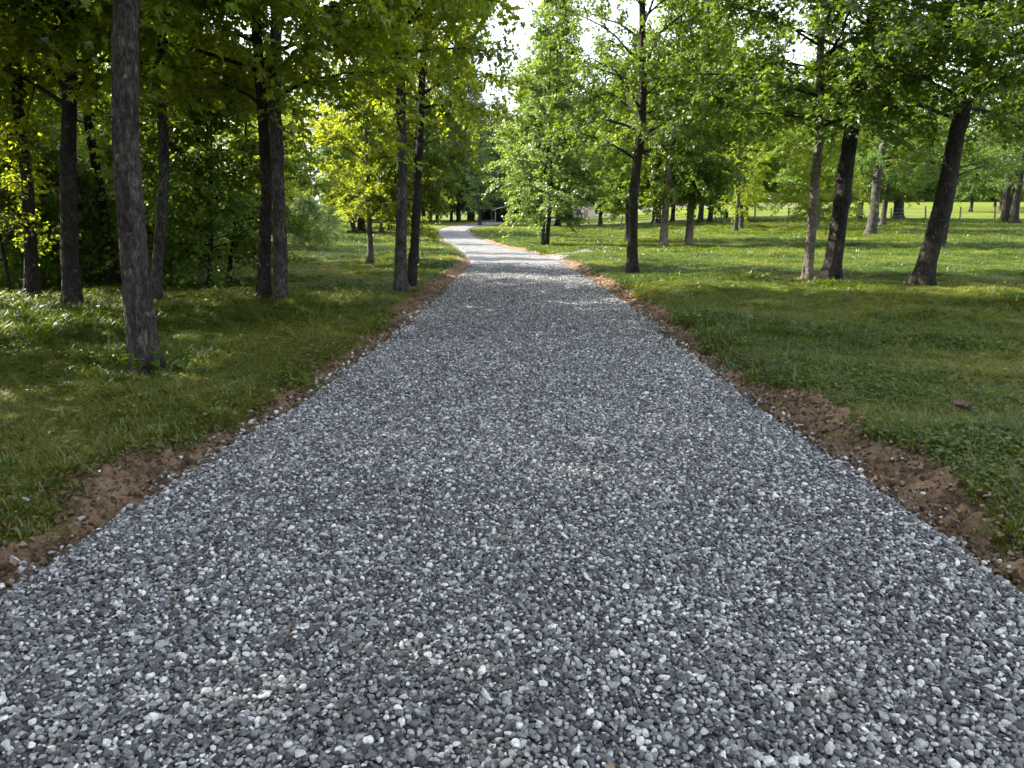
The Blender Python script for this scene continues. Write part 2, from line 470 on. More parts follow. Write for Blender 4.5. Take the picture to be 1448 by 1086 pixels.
# pale gravel spur leaving to the right just before the bend
sp = catmull([ground_pt(*p)[:2] for p in ((768, 369), (795, 363.5), (822, 357.5), (846, 354), (872, 351.5))], 10)
tn = np.gradient(sp, axis=0); tn /= np.linalg.norm(tn, axis=1)[:, None]; nn = np.column_stack([-tn[:, 1], tn[:, 0]])
sw = np.linspace(.9, .25, len(sp)) + .12 * vnoise(np.arange(len(sp)) * .7, np.zeros(len(sp)), 5)
sv = []
for f in np.linspace(-1, 1, 7):
    q = sp + nn * (sw * f)[:, None]
    sv.append(np.column_stack([q, bank_h(q[:, 0], q[:, 1], road_d(q[:, 0], q[:, 1])) + .042 - .05 * f ** 4]))
sv = np.stack(sv, 1); ii = (np.arange(len(sp) - 1)[:, None] * 7 + np.arange(6)[None, :]).ravel()
tag(mesh_obj('gravel_path', quad_mesh('gravel_path', sv.reshape(-1, 3), np.stack([ii, ii + 1, ii + 8, ii + 7], 1), [M['driveway']])), kind='structure')

# torn soil verges, one along each edge
U0 = SEG[np.abs(CEN[:, 1]).argmin()]
def verge(side, seed):
    us = np.concatenate([np.arange(U0 - 4, U0 + 14, .025), np.arange(U0 + 14, U0 + 30, .07), np.arange(U0 + 30, U0 + 70, .3)])
    ws = np.linspace(-.14, .80, 44)
    Uv, Wv = np.meshgrid(us, ws, indexing='ij')
    e = road_pt(Uv, np.full_like(Uv, float(side)))
    c = road_pt(Uv, np.zeros_like(Uv))
    n = e[..., :2] - c[..., :2]; n /= np.linalg.norm(n, axis=-1)[..., None]
    xy = e[..., :2] + n * Wv[..., None]
    x, y = xy[..., 0], xy[..., 1]
    d = np.maximum(Wv, -.3)
    gz = bank_h(x, y, Wv)
    wv = verge_w(x, y)
    lump = fbm(x * 4.5, y * 4.5, seed, 3) * .038 + np.abs(fbm(x * 15, y * 15, seed + 7, 4)) * .075
    z = gz + .006 + lump * smooth(-.14, .08, Wv) + .012 * smooth(.0, .2, Wv) * smooth(wv + .1, wv - .15, Wv) - .10 * smooth(wv - .05, wv + .30, Wv) - .03 * smooth(.02, -.14, Wv)
    k = len(ws)
    ii = (np.arange(len(us) - 1)[:, None] * k + np.arange(k - 1)[None, :]).ravel()
    m = quad_mesh('soil_verge', np.stack([x, y, z], -1).reshape(-1, 3), np.stack([ii, ii + 1, ii + k + 1, ii + k], 1), [M['soil']])
    tag(mesh_obj('soil_verge', m), kind='structure')
verge(-1, 41); verge(1, 57)

# ------------------------------------------------------------------ scattering: one object whose points carry instances of a few shapes
def proto(name, mesh): return bpy.data.objects.new(name, mesh)

def scatter(name, pts, rot, scl, idx, tint, protos):
    n = len(pts)
    m = bpy.data.meshes.new(name)
    m.vertices.add(n); m.vertices.foreach_set('co', np.asarray(pts, np.float32).ravel())
    def attr(nm, tp, dat, key):
        a = m.attributes.new(nm, tp, 'POINT'); a.data.foreach_set(key, np.ascontiguousarray(dat).ravel())
    attr('rot', 'FLOAT_VECTOR', np.asarray(rot, np.float32), 'vector')
    attr('scl', 'FLOAT_VECTOR', np.asarray(scl, np.float32), 'vector')
    attr('idx', 'INT', np.asarray(idx, np.int32), 'value')
    attr('tint', 'FLOAT', np.asarray(tint, np.float32), 'value')
    o = mesh_obj(name, m)
    ng = bpy.data.node_groups.new(name + '_scatter', 'GeometryNodeTree')
    ng.interface.new_socket('Geometry', in_out='INPUT', socket_type='NodeSocketGeometry')
    ng.interface.new_socket('Geometry', in_out='OUTPUT', socket_type='NodeSocketGeometry')
    gi, go = ng.nodes.new('NodeGroupInput'), ng.nodes.new('NodeGroupOutput')
    jn = ng.nodes.new('GeometryNodeJoinGeometry')
    def named(nm, tp):
        a = ng.nodes.new('GeometryNodeInputNamedAttribute'); a.data_type = tp; a.inputs['Name'].default_value = nm
        return a.outputs[0]
    ar, asc, ai = named('rot', 'FLOAT_VECTOR'), named('scl', 'FLOAT_VECTOR'), named('idx', 'INT')
    for k, pr in enumerate(protos):
        cmpn = ng.nodes.new('FunctionNodeCompare'); cmpn.data_type = 'INT'; cmpn.operation = 'EQUAL'
        ng.links.new(ai, cmpn.inputs[2]); cmpn.inputs[3].default_value = k
        ob = ng.nodes.new('GeometryNodeObjectInfo'); ob.inputs['Object'].default_value = pr; ob.inputs['As Instance'].default_value = True
        ip = ng.nodes.new('GeometryNodeInstanceOnPoints')
        ng.links.new(gi.outputs[0], ip.inputs['Points']); ng.links.new(cmpn.outputs[0], ip.inputs['Selection'])
        ng.links.new(ob.outputs['Geometry'], ip.inputs['Instance']); ng.links.new(ar, ip.inputs['Rotation']); ng.links.new(asc, ip.inputs['Scale'])
        ng.links.new(ip.outputs[0], jn.inputs[0])
    ng.links.new(jn.outputs[0], go.inputs[0])
    md = o.modifiers.new('scatter', 'NODES'); md.node_group = ng
    return o

import bmesh
def stone_mesh(seed):
    bm = bmesh.new(); bmesh.ops.create_icosphere(bm, subdivisions=2, radius=.5)
    r = np.random.default_rng(seed)
    pl = [(Vector(r.normal(size=3)).normalized(), r.uniform(.25, .43)) for _ in range(11)]
    sc = (r.uniform(.9, 1.25), r.uniform(.75, 1.0), r.uniform(.55, .8))
    for v in bm.verts:
        for nrm, dd in pl:                                  # crushed stone: facets cut off the ball
            q = v.co.dot(nrm)
            if q > dd: v.co -= nrm * (q - dd) * .92
        v.co = Vector((v.co.x * sc[0], v.co.y * sc[1], v.co.z * sc[2]))
    m = bpy.data.meshes.new('stone'); bm.to_mesh(m); bm.free()
    m.materials.append(M['stone'])
    m.polygons.foreach_set('use_smooth', np.ones(len(m.polygons), bool))
    return m
stones = [proto('stone', stone_mesh(100 + k)) for k in range(8)]
pu, pt, ps = [], [], []
for a, b, s in ((.5, 6.5, .0155), (6.5, 10, .0185), (10, 16, .026), (16, 26, .042)):
    uu = np.arange(U0 + a, U0 + b, s)
    hw = np.interp(uu.mean(), SEG, HALF)
    tt = np.arange(-1.015, 1.015, s / hw)
    A, B = np.meshgrid(uu, tt, indexing='ij')
    A = A + rng.uniform(-.5, .5, A.shape) * s; B = B + rng.uniform(-.5, .5, B.shape) * s / hw
    pu.append(A.ravel()); pt.append(B.ravel()); ps.append(np.full(A.size, s))
pu, pt, ps = map(np.concatenate, (pu, pt, ps))
edge = np.where(pt < 0, edge_noise(pu, 11), edge_noise(pu, 12)) / 2
keep = np.abs(pt) < 1 + edge
pu, pt, ps = pu[keep], pt[keep], ps[keep]
gp = road_pt(pu, pt)
size = np.clip(rng.lognormal(math.log(.0208), .29, len(pu)), .011, .044) * np.where(ps > .04, 1.15, 1)
gp[:, 2] += size * rng.uniform(.05, .34, len(size)) + rng.uniform(0, .006, len(size)) - .03 * smooth(.97, 1.02, np.abs(pt))
# strays kicked out on the soil
ns = 2600
su = U0 + rng.uniform(1, 16, ns); sd = rng.choice([-1, 1], ns)
off = rng.exponential(.07, ns)
e = road_pt(su, sd.astype(float)); c = road_pt(su, np.zeros(ns))
nn = e[:, :2] - c[:, :2]; nn /= np.linalg.norm(nn, axis=1)[:, None]
sx = e[:, :2] + nn * off[:, None]
sz = bank_h(sx[:, 0], sx[:, 1], off) + .035 + fbm(sx[:, 0] * 4.5, sx[:, 1] * 4.5, 49, 3) * .085
gp = np.vstack([gp, np.column_stack([sx, sz])])
size = np.concatenate([size, rng.uniform(.012, .036, ns)])
# bigger pale lumps of limestone pushed to the edges
nl = 420
lu = U0 + rng.uniform(1, 15, nl); ls_ = rng.choice([-1, 1], nl, p=[.7, .3]); lo = rng.normal(.03, .07, nl)
le_ = road_pt(lu, ls_.astype(float))
lx_ = le_[:, 0] + ls_ * lo; lz_ = bank_h(lx_, le_[:, 1], lo) + .04
gp = np.vstack([gp, np.column_stack([lx_, le_[:, 1], lz_])])
size = np.concatenate([size, rng.uniform(.028, .06, nl)])
n = len(gp)
tint = np.clip(rng.beta(1.5, 1.55, n) + .07 * vnoise(gp[:, 0] * 2, gp[:, 1] * 2, 61), 0, 1)
tint[-nl:] = rng.uniform(.55, .95, nl)
scl = size[:, None] * rng.uniform(.8, 1.25, (n, 3))
rot = np.column_stack([rng.normal(0, .5, n), rng.normal(0, .5, n), rng.uniform(0, 6.28, n)])
gv = scatter('gravel', gp, rot, scl, rng.integers(0, len(stones), n), tint, stones)
tag(gv, kind='stuff')
# crumbs and clods of torn soil along the verges
clods = []
for k in range(4):
    me = stone_mesh(200 + k); me.materials.clear(); me.materials.append(M['soil'])
    for v in me.vertices: v.co += v.normal * float(fbm(v.co.x * 4 + k, v.co.y * 4 + v.co.z * 3, 71 + k, 3)) * .22
    clods.append(proto('clod', me))
nc = 22000
cu = U0 + 1 + 19 * rng.uniform(0, 1, nc) ** 1.3; cs = rng.choice([-1, 1], nc); coff = rng.uniform(-.08, .75, nc) ** 1.0
e = road_pt(cu, cs.astype(float)); c = road_pt(cu, np.zeros(nc))
nn = e[:, :2] - c[:, :2]; nn /= np.linalg.norm(nn, axis=1)[:, None]
cx_ = e[:, :2] + nn * coff[:, None]
ok = rng.uniform(0, 1, nc) < smooth(.12, -.12, coff - verge_w(cx_[:, 0], cx_[:, 1]))
cu, cs, coff, cx_ = cu[ok], cs[ok], coff[ok], cx_[ok]; nc = len(cu)
lump = np.where(cs < 0, fbm(cx_[:, 0] * 4.5, cx_[:, 1] * 4.5, 41, 3), fbm(cx_[:, 0] * 4.5, cx_[:, 1] * 4.5, 57, 3)) * .038 + .004
cz_ = bank_h(cx_[:, 0], cx_[:, 1], coff) + .03 + lump * smooth(-.14, .08, coff)
csz = np.clip(rng.lognormal(math.log(.017), .55, nc), .006, .07)
cd = scatter('soil_crumbs', np.column_stack([cx_, cz_]), rng.uniform(0, 6.28, (nc, 3)), csz[:, None] * rng.uniform(.7, 1.3, (nc, 3)), rng.integers(0, 4, nc), rng.uniform(0, 1, nc), clods)
tag(cd, kind='stuff')

# ------------------------------------------------------------------ grass, weeds and fallen leaves
def clump(seed, nb, h, spread, w, lean):
    r = np.random.default_rng(seed); qb = QB()
    for _ in range(nb):
        a = r.uniform(0, 6.28); rr = spread * math.sqrt(r.uniform()); b = r.uniform(0, 6.28)
        x0 = np.array([rr * math.cos(a), rr * math.sin(a), -.012])
        hh = h * r.uniform(.55, 1.15); ln = hh * r.uniform(.25, 1.0) * lean
        dr = np.array([math.cos(b), math.sin(b), 0]); sd = np.array([-dr[1], dr[0], 0]) * w * r.uniform(.7, 1.3)
        p1 = x0 + dr * ln * .35 + np.array([0, 0, hh * .62]); p2 = x0 + dr * ln + np.array([0, 0, hh * r.uniform(.75, 1)])
        v = [x0 - sd, x0 + sd, p1 + sd * .8, p1 - sd * .8, p2 + sd * .15, p2 - sd * .15]
        qb.add(v, [[0, 1, 2, 3], [3, 2, 4, 5]])
    return qb
def leaf_quads(pos, dr, nr, size, wide=1.0):
    """lobed, folded leaves: 6 corners, 2 quads each"""
    pos, dr, nr = (np.asarray(v, float) for v in (pos, dr, nr)); size = np.asarray(size, float)
    dr = dr / (np.linalg.norm(dr, axis=1)[:, None] + 1e-9)
    sd = np.cross(dr, nr); sd /= np.linalg.norm(sd, axis=1)[:, None] + 1e-9
    nr = np.cross(sd, dr)
    T = np.array([(0, 0, 0), (.46, .36, .10), (.27, .66, .02), (0, 1.0, -.14), (-.27, .66, .02), (-.46, .36, .10)]) * np.array([wide, 1, 1])
    v = pos[:, None, :] + size[:, None, None] * (T[None, :, 0, None] * sd[:, None, :] + T[None, :, 1, None] * dr[:, None, :] + T[None, :, 2, None] * nr[:, None, :])
    b = np.arange(len(pos))[:, None] * 6
    q = np.stack([b + np.array([[0, 1, 2, 3]]), b + np.array([[0, 3, 4, 5]])], 1).reshape(-1, 4)
    return v.reshape(-1, 3), q
def maple_quads(pos, dr, nr, size):
    """five-lobed leaves: 11 corners, 5 quads each"""
    dr = dr / (np.linalg.norm(dr, axis=1)[:, None] + 1e-9)
    sd = np.cross(dr, nr); sd /= np.linalg.norm(sd, axis=1)[:, None] + 1e-9
    nr = np.cross(sd, dr)
    T = np.array([(0, 0, 0), (0, .34, .0), (0, 1.02, -.2), (.40, .08, .03), (.22, .31, .07), (.56, .60, .06), (.17, .60, .03), (-.40, .08, .03), (-.22, .31, .07), (-.56, .60, .06), (-.17, .60, .03)])
    v = pos[:, None, :] + size[:, None, None] * (T[None, :, 0, None] * sd[:, None, :] + T[None, :, 1, None] * dr[:, None, :] + T[None, :, 2, None] * nr[:, None, :])
    b = np.arange(len(pos))[:, None] * 11
    q = np.stack([b + np.array([k]) for k in ([0, 3, 4, 1], [1, 4, 5, 6], [1, 6, 2, 10], [1, 10, 9, 8], [1, 8, 7, 0])], 1).reshape(-1, 4)
    return v.reshape(-1, 3), q
def weed(seed, nl, h, spread, ls):
    r = np.random.default_rng(seed); qb = QB()
    a = r.uniform(0, 6.28, nl); rr = spread * np.sqrt(r.uniform(0, 1, nl))
    pos = np.column_stack([rr * np.cos(a), rr * np.sin(a), h * r.uniform(.35, 1, nl)])
    dr = np.column_stack([np.cos(a), np.sin(a), r.normal(0, .3, nl)]); nr = np.column_stack([r.normal(0, .35, (nl, 2)), np.ones(nl)])
    v, q = leaf_quads(pos, dr, nr, ls * r.uniform(.6, 1.3, nl), .72); qb.add(v, q)
    for p in pos[::2]: qb.tube([p * [.25, .25, 0] - [0, 0, .01], p], [.0012, .0008], 3)
    return qb
gprot = [proto('clump', clump(s, nb, h, sp, w, ln).mesh('clump', [M['grass']])) for s, nb, h, sp, w, ln in
         ((1, 20, .062, .055, .0030, .9), (2, 22, .045, .06, .0034, 1.3), (3, 16, .085, .05, .0034, 1.1), (4, 24, .05, .075, .0038, 1.7))]
gprot += [proto('weed', weed(s, nl, h, sp, ls).mesh('weed', [M['weed']])) for s, nl, h, sp, ls in ((5, 18, .065, .065, .030), (6, 22, .042, .08, .022))]
gprot.append(proto('clump', clump(7, 40, .15, .05, .0030, 1.1).mesh('clump', [M['grass']])))
gprot.append(proto('clump', clump(8, 14, .10, .07, .0020, 2.2).mesh('clump', [M['grass']])))
P_ = []
for y0, y1, den in ((1.0, 6, 1300), (6, 10, 800), (10, 16, 360), (16, 28, 120), (28, 50, 30), (50, 80, 10)):
    xm = .72 * y1 + 2.5
    k = int((y1 - y0) * 2 * xm * den)
    x = rng.uniform(-xm, xm, k); y = rng.uniform(y0, y1, k)
    ok = np.abs(x) < .72 * y + 2.5
    x, y = x[ok], y[ok]
    d = road_d(x, y)
    ok = (d > .05) & (rng.uniform(0, 1, len(x)) > bare_at(x, y, d) * 1.02) & (rng.uniform(0, 1, len(x)) > woods_at(x, y) * .75)
    x, y, d = x[ok], y[ok], d[ok]
    P_.append(np.column_stack([x, y, bank_h(x, y, d), np.full(len(x), (1000 / den) ** .27)]))
P_ = np.vstack(P_)
x, y = P_[:, 0], P_[:, 1]; n = len(P_)
lush = fbm(x * .7, y * .7, 83, 3)
wild = smooth(-.2, .5, fbm(x * .9, y * .9, 87, 3))
s = P_[:, 3] * rng.uniform(.6, 1.5, n) * (1.0 + 1.1 * np.clip(lush, -.4, .8))
tint = np.clip(.38 + .70 * fbm(x * .4, y * .4, 91, 4) - .3 * lush + rng.normal(0, .16, n), 0, 1)
idx = rng.choice(4, n, p=[.28, .26, .26, .20])
near_ = y < 15
wd = rng.uniform(0, 1, n) < (.16 + .34 * wild) * np.where(near_, 1, .35)
idx[wd] = rng.choice([4, 5], wd.sum())
tuft = (rng.uniform(0, 1, n) < .03 + .13 * smooth(-.05, .3, lush)) & (y < 13)
idx[tuft] = 6; s[tuft] *= .7
dry = (rng.uniform(0, 1, n) < .05 + .16 * smooth(.05, .4, fbm(x * 1.1, y * 1.1, 95, 3))) & near_
idx[dry] = 7
tint[dry] = np.clip(tint[dry] + .45, 0, 1)
gr = scatter('grass', P_[:, :3], np.column_stack([rng.normal(0, .12, n), rng.normal(0, .12, n), rng.uniform(0, 6.28, n)]),
             s[:, None] * np.column_stack([np.ones(n), np.ones(n), rng.uniform(.7, 1.2, n) * np.where(near_, 1, .55)]), idx, tint, gprot)
tag(gr, kind='stuff')

def litter_mesh(seed):
    r = np.random.default_rng(seed); qb = QB()
    v, q = leaf_quads([[0, -.5, .12]], [[0, 1, 0]], [[0, 0, 1]], [1.0], r.uniform(.7, 1.1))
    v = v + r.normal(0, .07, v.shape); qb.add(v, q)
    return qb.mesh('dead_leaf', [M['litter']])
lprot = [proto('dead_leaf', litter_mesh(s)) for s in (1, 2, 3)]
k = 11000
y = 2 + 30 * rng.uniform(0, 1, k) ** 1.4; sgn = rng.choice([-1, 1], k, p=[.62, .38])
x = sgn * (1.9 + rng.exponential(2.2, k) + rng.uniform(0, .25, k) * y)
xv = rng.uniform(.0, .6, 5000); uv = U0 + 1 + 26 * rng.uniform(0, 1, 5000) ** 1.2; sv = rng.choice([-1, 1], 5000); pv = road_pt(uv, sv.astype(float))
x = np.concatenate([x, pv[:, 0] + sv * xv]); y = np.concatenate([y, pv[:, 1]])
for q in FEET:
    aq, rq = rng.uniform(0, 6.28, 90), .2 + rng.exponential(.45, 90)
    x = np.concatenate([x, q[0] + rq * np.cos(aq)]); y = np.concatenate([y, q[1] + rq * np.sin(aq)])
od = road_pt(U0 + rng.uniform(1.5, 22, 90), rng.uniform(-.98, .98, 90))
x = np.concatenate([x, od[:, 0]]); y = np.concatenate([y, od[:, 1]])
d = road_d(x, y); ok = (d > .0) | (np.arange(len(x)) >= len(x) - 90)
x, y, d = x[ok], y[ok], d[ok]; k = len(x)
lf = scatter('fallen_leaves', np.column_stack([x, y, np.where(d < 0, base_h(x, y) + .055, bank_h(x, y, d) + np.where(d < .45, .05, .02))]), np.column_stack([rng.normal(0, .35, k), rng.normal(0, .35, k), rng.uniform(0, 6.28, k)]),
             rng.uniform(.02, .048, k)[:, None] * np.ones(3), rng.integers(0, 3, k), rng.uniform(0, 1, k), lprot)
tag(lf, kind='stuff')

# ------------------------------------------------------------------ trees
def make_crown(name, seed, H, base, Rm, prof, nb, nt, dens, ls, up0, up1, leafm, bark='bark_dark', wide=1.0, tw=.42, droop=.28, low=1.0, lobed=False, jag=.62):
    """branches and leaf sprays of one kind of tree; the trunk's axis is z"""
    r = np.random.default_rng(seed); qb = QB()
    LP, LD, LN, LS = [], [], [], []
    for i in range(nb):
        t = ((i + r.uniform()) / nb) ** low
        h = base + (H * .98 - base) * t
        az = i * 2.39996 + r.normal(0, .35)
        L = Rm * prof(t) * r.uniform(jag, 1.14)
        el = up0 + (up1 - up0) * t + r.normal(0, .13)
        n = 7; pts = [np.array([0, 0, h])]
        for k in range(n - 1):
            f = k / (n - 2)
            e = el + .22 - .22 * 2 * f * (1 - t * .6) + r.normal(0, .05)
            a2 = az + r.normal(0, .10)
            pts.append(pts[-1] + L / (n - 1) * np.array([math.cos(e) * math.cos(a2), math.cos(e) * math.sin(a2), math.sin(e)]))
        pts = np.array(pts)
        r0 = .010 * L + .008
        qb.tube(pts, np.linspace(r0, .004, n), 5, 1)
        for j in range(nt):
            s = .18 + .84 * (j + r.uniform()) / nt
            kf = min(s, .999) * (n - 1); ki = int(kf)
            p0 = pts[ki] + (pts[min(ki + 1, n - 1)] - pts[ki]) * (kf - ki)
            a3 = az + (1 if j % 2 else -1) * r.uniform(.35, 1.15)
            l2 = (tw * L * (1.15 - .6 * s) + .25) * r.uniform(.55, 1.25)
            e2 = r.normal(.12, .42) + el * .35
            dd = np.array([math.cos(e2) * math.cos(a3), math.cos(e2) * math.sin(a3), math.sin(e2)])
            q = np.linspace(0, 1, 4)[:, None]
            tp = p0 + dd * l2 * q + np.array([0, 0, -droop * l2]) * q ** 2
            qb.tube(tp, np.linspace(.006 + .004 * l2, .002, 4), 3, 1)
            thin = 1 - (.36 if name == 'shade' else .58) * float(smooth(5.5, 9.5, h)) * (H > 10 and name != 'gum_cone' and name != 'poplar')
            m = max(4, int(dens * l2 * r.uniform(.6, 1.3) * thin))
            f = r.uniform(.08, 1.06, m)
            pp = p0 + dd * l2 * f[:, None] + np.array([0, 0, -droop * l2]) * (f ** 2)[:, None]
            aa = a3 + r.normal(0, .95, m)
            ld = np.column_stack([np.cos(aa), np.sin(aa), r.normal(-.42, .38, m)])
            pp = pp + ld * r.uniform(.02, .15, m)[:, None] + r.normal(0, .05, (m, 3))
            LP.append(pp); LD.append(ld)
            LN.append(np.column_stack([r.normal(0, .6, (m, 2)), np.ones(m)]))
            LS.append(ls * r.uniform(.65, 1.3, m) * (1.12 if thin < .8 else 1))
    LP, LD, LN, LS = np.vstack(LP), np.vstack(LD), np.vstack(LN), np.concatenate(LS)
    v, q = maple_quads(LP, LD, LN, LS) if lobed else leaf_quads(LP, LD, LN, LS, wide)
    qb.add(v, q, 0, False)
    me = qb.mesh('crown_' + name, [M[leafm], M[bark]])
    print('crown', name, len(LP), 'leaves')
    return dict(mesh=me, H=H, base=base)

dome = lambda t: (1 - t ** 2.2) ** .6 * (.75 + .25 * min(1, t * 4))
cone = lambda t: (1 - t) ** .62 * (.8 + .2 * min(1, t * 5)) + .04
tallp = lambda t: (.55 + .45 * math.sin(math.pi * min(1, t * 1.1 + .1))) * (1 - t ** 4)
CR = {}
CR['maple_low'] = make_crown('maple_low', 1, 15, 2.4, 4.0, dome, 58, 11, 62, .14, .12, 1.0, 'leaf_maple', low=1.35)
CR['maple_low_b'] = make_crown('maple_low_b', 2, 14, 2.2, 4.0, dome, 52, 11, 60, .125, .08, .95, 'leaf_yellow', low=1.35, lobed=True)
CR['maple_high'] = make_crown('maple_high', 3, 17, 4.6, 4.0, dome, 46, 11, 60, .12, .1, 1.0, 'leaf_yellow', low=1.2, lobed=True)
CR['maple_mid'] = make_crown('maple_mid', 13, 16, 3.0, 3.6, dome, 50, 11, 56, .12, .12, 1.0, 'leaf_yellow', low=1.25, lobed=True)
CR['oak_high'] = make_crown('oak_high', 4, 17, 3.3, 4.2, dome, 46, 11, 60, .112, .12, 1.0, 'leaf_dark', low=1.25, lobed=True)
CR['shade'] = make_crown('shade', 21, 17, 4.4, 4.4, dome, 48, 11, 46, .14, .1, 1.0, 'leaf_maple', low=1.1)
CR['oak_low'] = make_crown('oak_low', 5, 14, 1.7, 3.8, dome, 54, 11, 50, .14, .05, .95, 'leaf_dark', low=1.3)
CR['gum_cone'] = make_crown('gum_cone', 6, 15, 1.5, 3.5, cone, 84, 10, 64, .14, .1, .85, 'leaf_cool', low=1.15, tw=.5, jag=.42)
CR['poplar'] = make_crown('poplar', 7, 20, 2.6, 3.0, tallp, 95, 9, 44, .12, .1, .9, 'leaf_cool')
CR['sapling'] = make_crown('sapling', 8, 5.2, 1.2, 1.5, dome, 30, 7, 42, .085, .1, .9, 'leaf_yellow')
CR['bushy'] = make_crown('bushy', 9, 5.2, .35, 2.3, dome, 60, 9, 74, .10, .05, .9, 'leaf_maple')
CR['shrub'] = make_crown('shrub', 10, 2.3, .08, 1.25, dome, 34, 7, 70, .07, .35, 1.1, 'leaf_cool')
CR['pine'] = make_crown('pine', 11, 19, 1.6, 3.6, cone, 120, 9, 62, .16, -.05, .5, 'needle', wide=.35)

def trunk_mesh(seed, r0, H, mat, k=16, flare=.38, wig=.03, rough=False):
    r = np.random.default_rng(seed); qb = QB()
    hs = np.concatenate([[-.35, -.1], np.linspace(0, .6, 9), np.linspace(.75, 6, 24), np.linspace(6.6, H * .97, 16)]) if H > 7 else np.concatenate([[-.2, 0], np.linspace(.08, .4, 5), np.linspace(.55, H * .95, 14)])
    if rough: hs = np.concatenate([[-.35, -.1], np.arange(0, 6.5, .022), np.linspace(6.6, H * .97, 16)])
    ph = r.uniform(0, 6.28, 4)
    amp = wig * np.clip(hs, 0, 4)
    path = np.column_stack([amp * .5 * np.sin(hs * .9 + ph[0]) - amp[0], amp * .5 * np.sin(hs * .75 + ph[1]), hs])
    rad = r0 * (1 - .88 * np.clip(hs / H, 0, 1) ** .85) + r0 * flare * np.exp(-np.clip(hs, -.1, 9) / .22)
    th = np.arange(k) / k * 2 * math.pi
    lob = 1 + np.exp(-np.clip(hs, 0, 9) / .3)[:, None] * .28 * (np.cos(3 * th + ph[2]) + .6 * np.cos(5 * th + ph[3]))[None, :]
    HH, TH = np.meshgrid(hs, th, indexing='ij')
    lob = lob + .055 * vnoise(TH * 2.2 + ph[0] * 9, HH * 2.1, seed) * 2
    if rough:                                                # furrowed bark, as relief
        wx = np.cos(TH) * 3.1 + .5 * vnoise(HH * 4, TH * 0, seed + 1); wy = np.sin(TH) * 3.1
        f1 = np.abs(vnoise(wx * 3.2 + wy * 1.1, wy * 3.2 + HH * 5.5, seed + 2)) + .55 * np.abs(vnoise(wx * 7 + 3, wy * 7 + HH * 9.5, seed + 4)) + .3 * vnoise(wx * 15, wy * 15 + HH * 22, seed + 5)
        lob = lob + (np.clip(f1, 0, .5) - .25) * (.020 / r0)
    path[:, 0] += .07 * np.array([float(vnoise(np.array(h * .55), np.array(seed * 1.7), 3)) for h in np.clip(hs, 0, 99)]) * np.clip(hs, 0, 2)
    for _ in range(5):                                       # healed branch scars
        hk, tk, w_ = r.uniform(.5, 5.5), r.uniform(0, 6.28), r.uniform(.06, .13)
        lob = lob + .22 * np.exp(-((hs - hk) / w_) ** 2)[:, None] * np.clip(np.cos(th - tk), 0, 1)[None, :] ** 4
    qb.tube(path, rad, k, 0, lob)
    return qb.mesh('trunk', [M[mat]])

TREES = []
def tree(px, py, ux, uy, wpx, crown, mat, label, group, cat='tree', scale=1.0, yaw=None, name='tree', seed=None, stems=None, H=None, base=None, crown_z=None):
    """a tree standing where (px,py) meets the ground, its trunk passing (ux,uy) in the same plane"""
    b = ground_pt(px, py)
    d = float(road_d([b[0]], [b[1]])[0])
    for _ in range(4):
        b[2] = float(bank_h(b[0], b[1], np.array(d)))
        rd = ray(px, py); b = np.array([0, 0, CAM_H]) + rd * ((b[2] - CAM_H) / rd[2])
        d = float(road_d([b[0]], [b[1]])[0])
    b[2] = float(bank_h(b[0], b[1], np.array(d)))
    u = at_depth(ux, uy, b[1])
    ax = Vector(u - b).normalized()
    return place_tree(b, ax, wpx / F * math.hypot(b[1], CAM_H) / 2, crown, mat, label, group, cat, scale, yaw, name, seed, stems)

def place_tree(b, ax, r0, crown, mat, label, group, cat='tree', scale=1.0, yaw=None, name='tree', seed=None, stems=None):
    seed = seed if seed is not None else len(TREES) + 1000
    r = np.random.default_rng(seed)
    c = CR[crown]
    yaw = r.uniform(0, 6.28) if yaw is None else yaw
    o = empty(name, b)
    o.rotation_mode = 'QUATERNION'
    q = Vector((0, 0, 1)).rotation_difference(ax)
    o.rotation_quaternion = q
    near = b[1] < 22
    for (dx, dy, rs, tilt) in (stems or [(0, 0, 1, 0)]):
        t = mesh_obj('trunk', trunk_mesh(seed + int(dx * 100), r0 * rs, c['H'] * (scale if np.isscalar(scale) else scale[2]), mat, 84 if near else 12, .5 if mat == 'bark_rough' else .38, rough=near), o)
        t.location = (dx, dy, 0); t.rotation_euler = (0, tilt, 0)
    cr = mesh_obj('crown', c['mesh'], o)
    cr.scale = (scale,) * 3 if np.isscalar(scale) else scale
    cr.rotation_euler = (0, 0, yaw)
    tag(o, label, cat, group)
    TREES.append(o)
    return o

GL, GRR = 'trees left of the driveway', 'trees right of the driveway'
# left side, near to far
tree(206, 530, 168, 2, 38, 'maple_high', 'bark_rough', 'thick rough grey trunk standing closest on the left grass, weeds at its foot', GL)
tree(103, 437, 87, 40, 23, 'maple_mid', 'bark_dark', 'dark straight tree just left of the thickest grey trunk', GL)
tree(45, 425, 31, 20, 17, 'oak_high', 'bark_dark', 'slim dark tree furthest left among the shaded trunks', GL)
tree(160, 403, 118, 42, 14, 'oak_high', 'bark_dark', 'thin dark tree leaning left behind the thickest grey trunk', GL)
tree(220, 424, 230, 150, 15, 'maple_high', 'bark_grey', 'slender trunk half hidden right behind the thickest grey trunk', GL)
tree(374, 427, 366, 20, 17, 'maple_mid', 'bark_dark', 'darker left trunk of the close pair on the left lawn', GL)
tree(397, 430, 396, 8, 19, 'maple_high', 'bark_grey', 'greyer right trunk with flared foot in the close pair on the left lawn', GL)
t8 = tree(566, 414, 574, 1, 16.5, 'maple_high', 'bark_grey', 'tall straight grey trunk standing at the driveway edge on the left lawn', GL, scale=(.62, .62, .95))
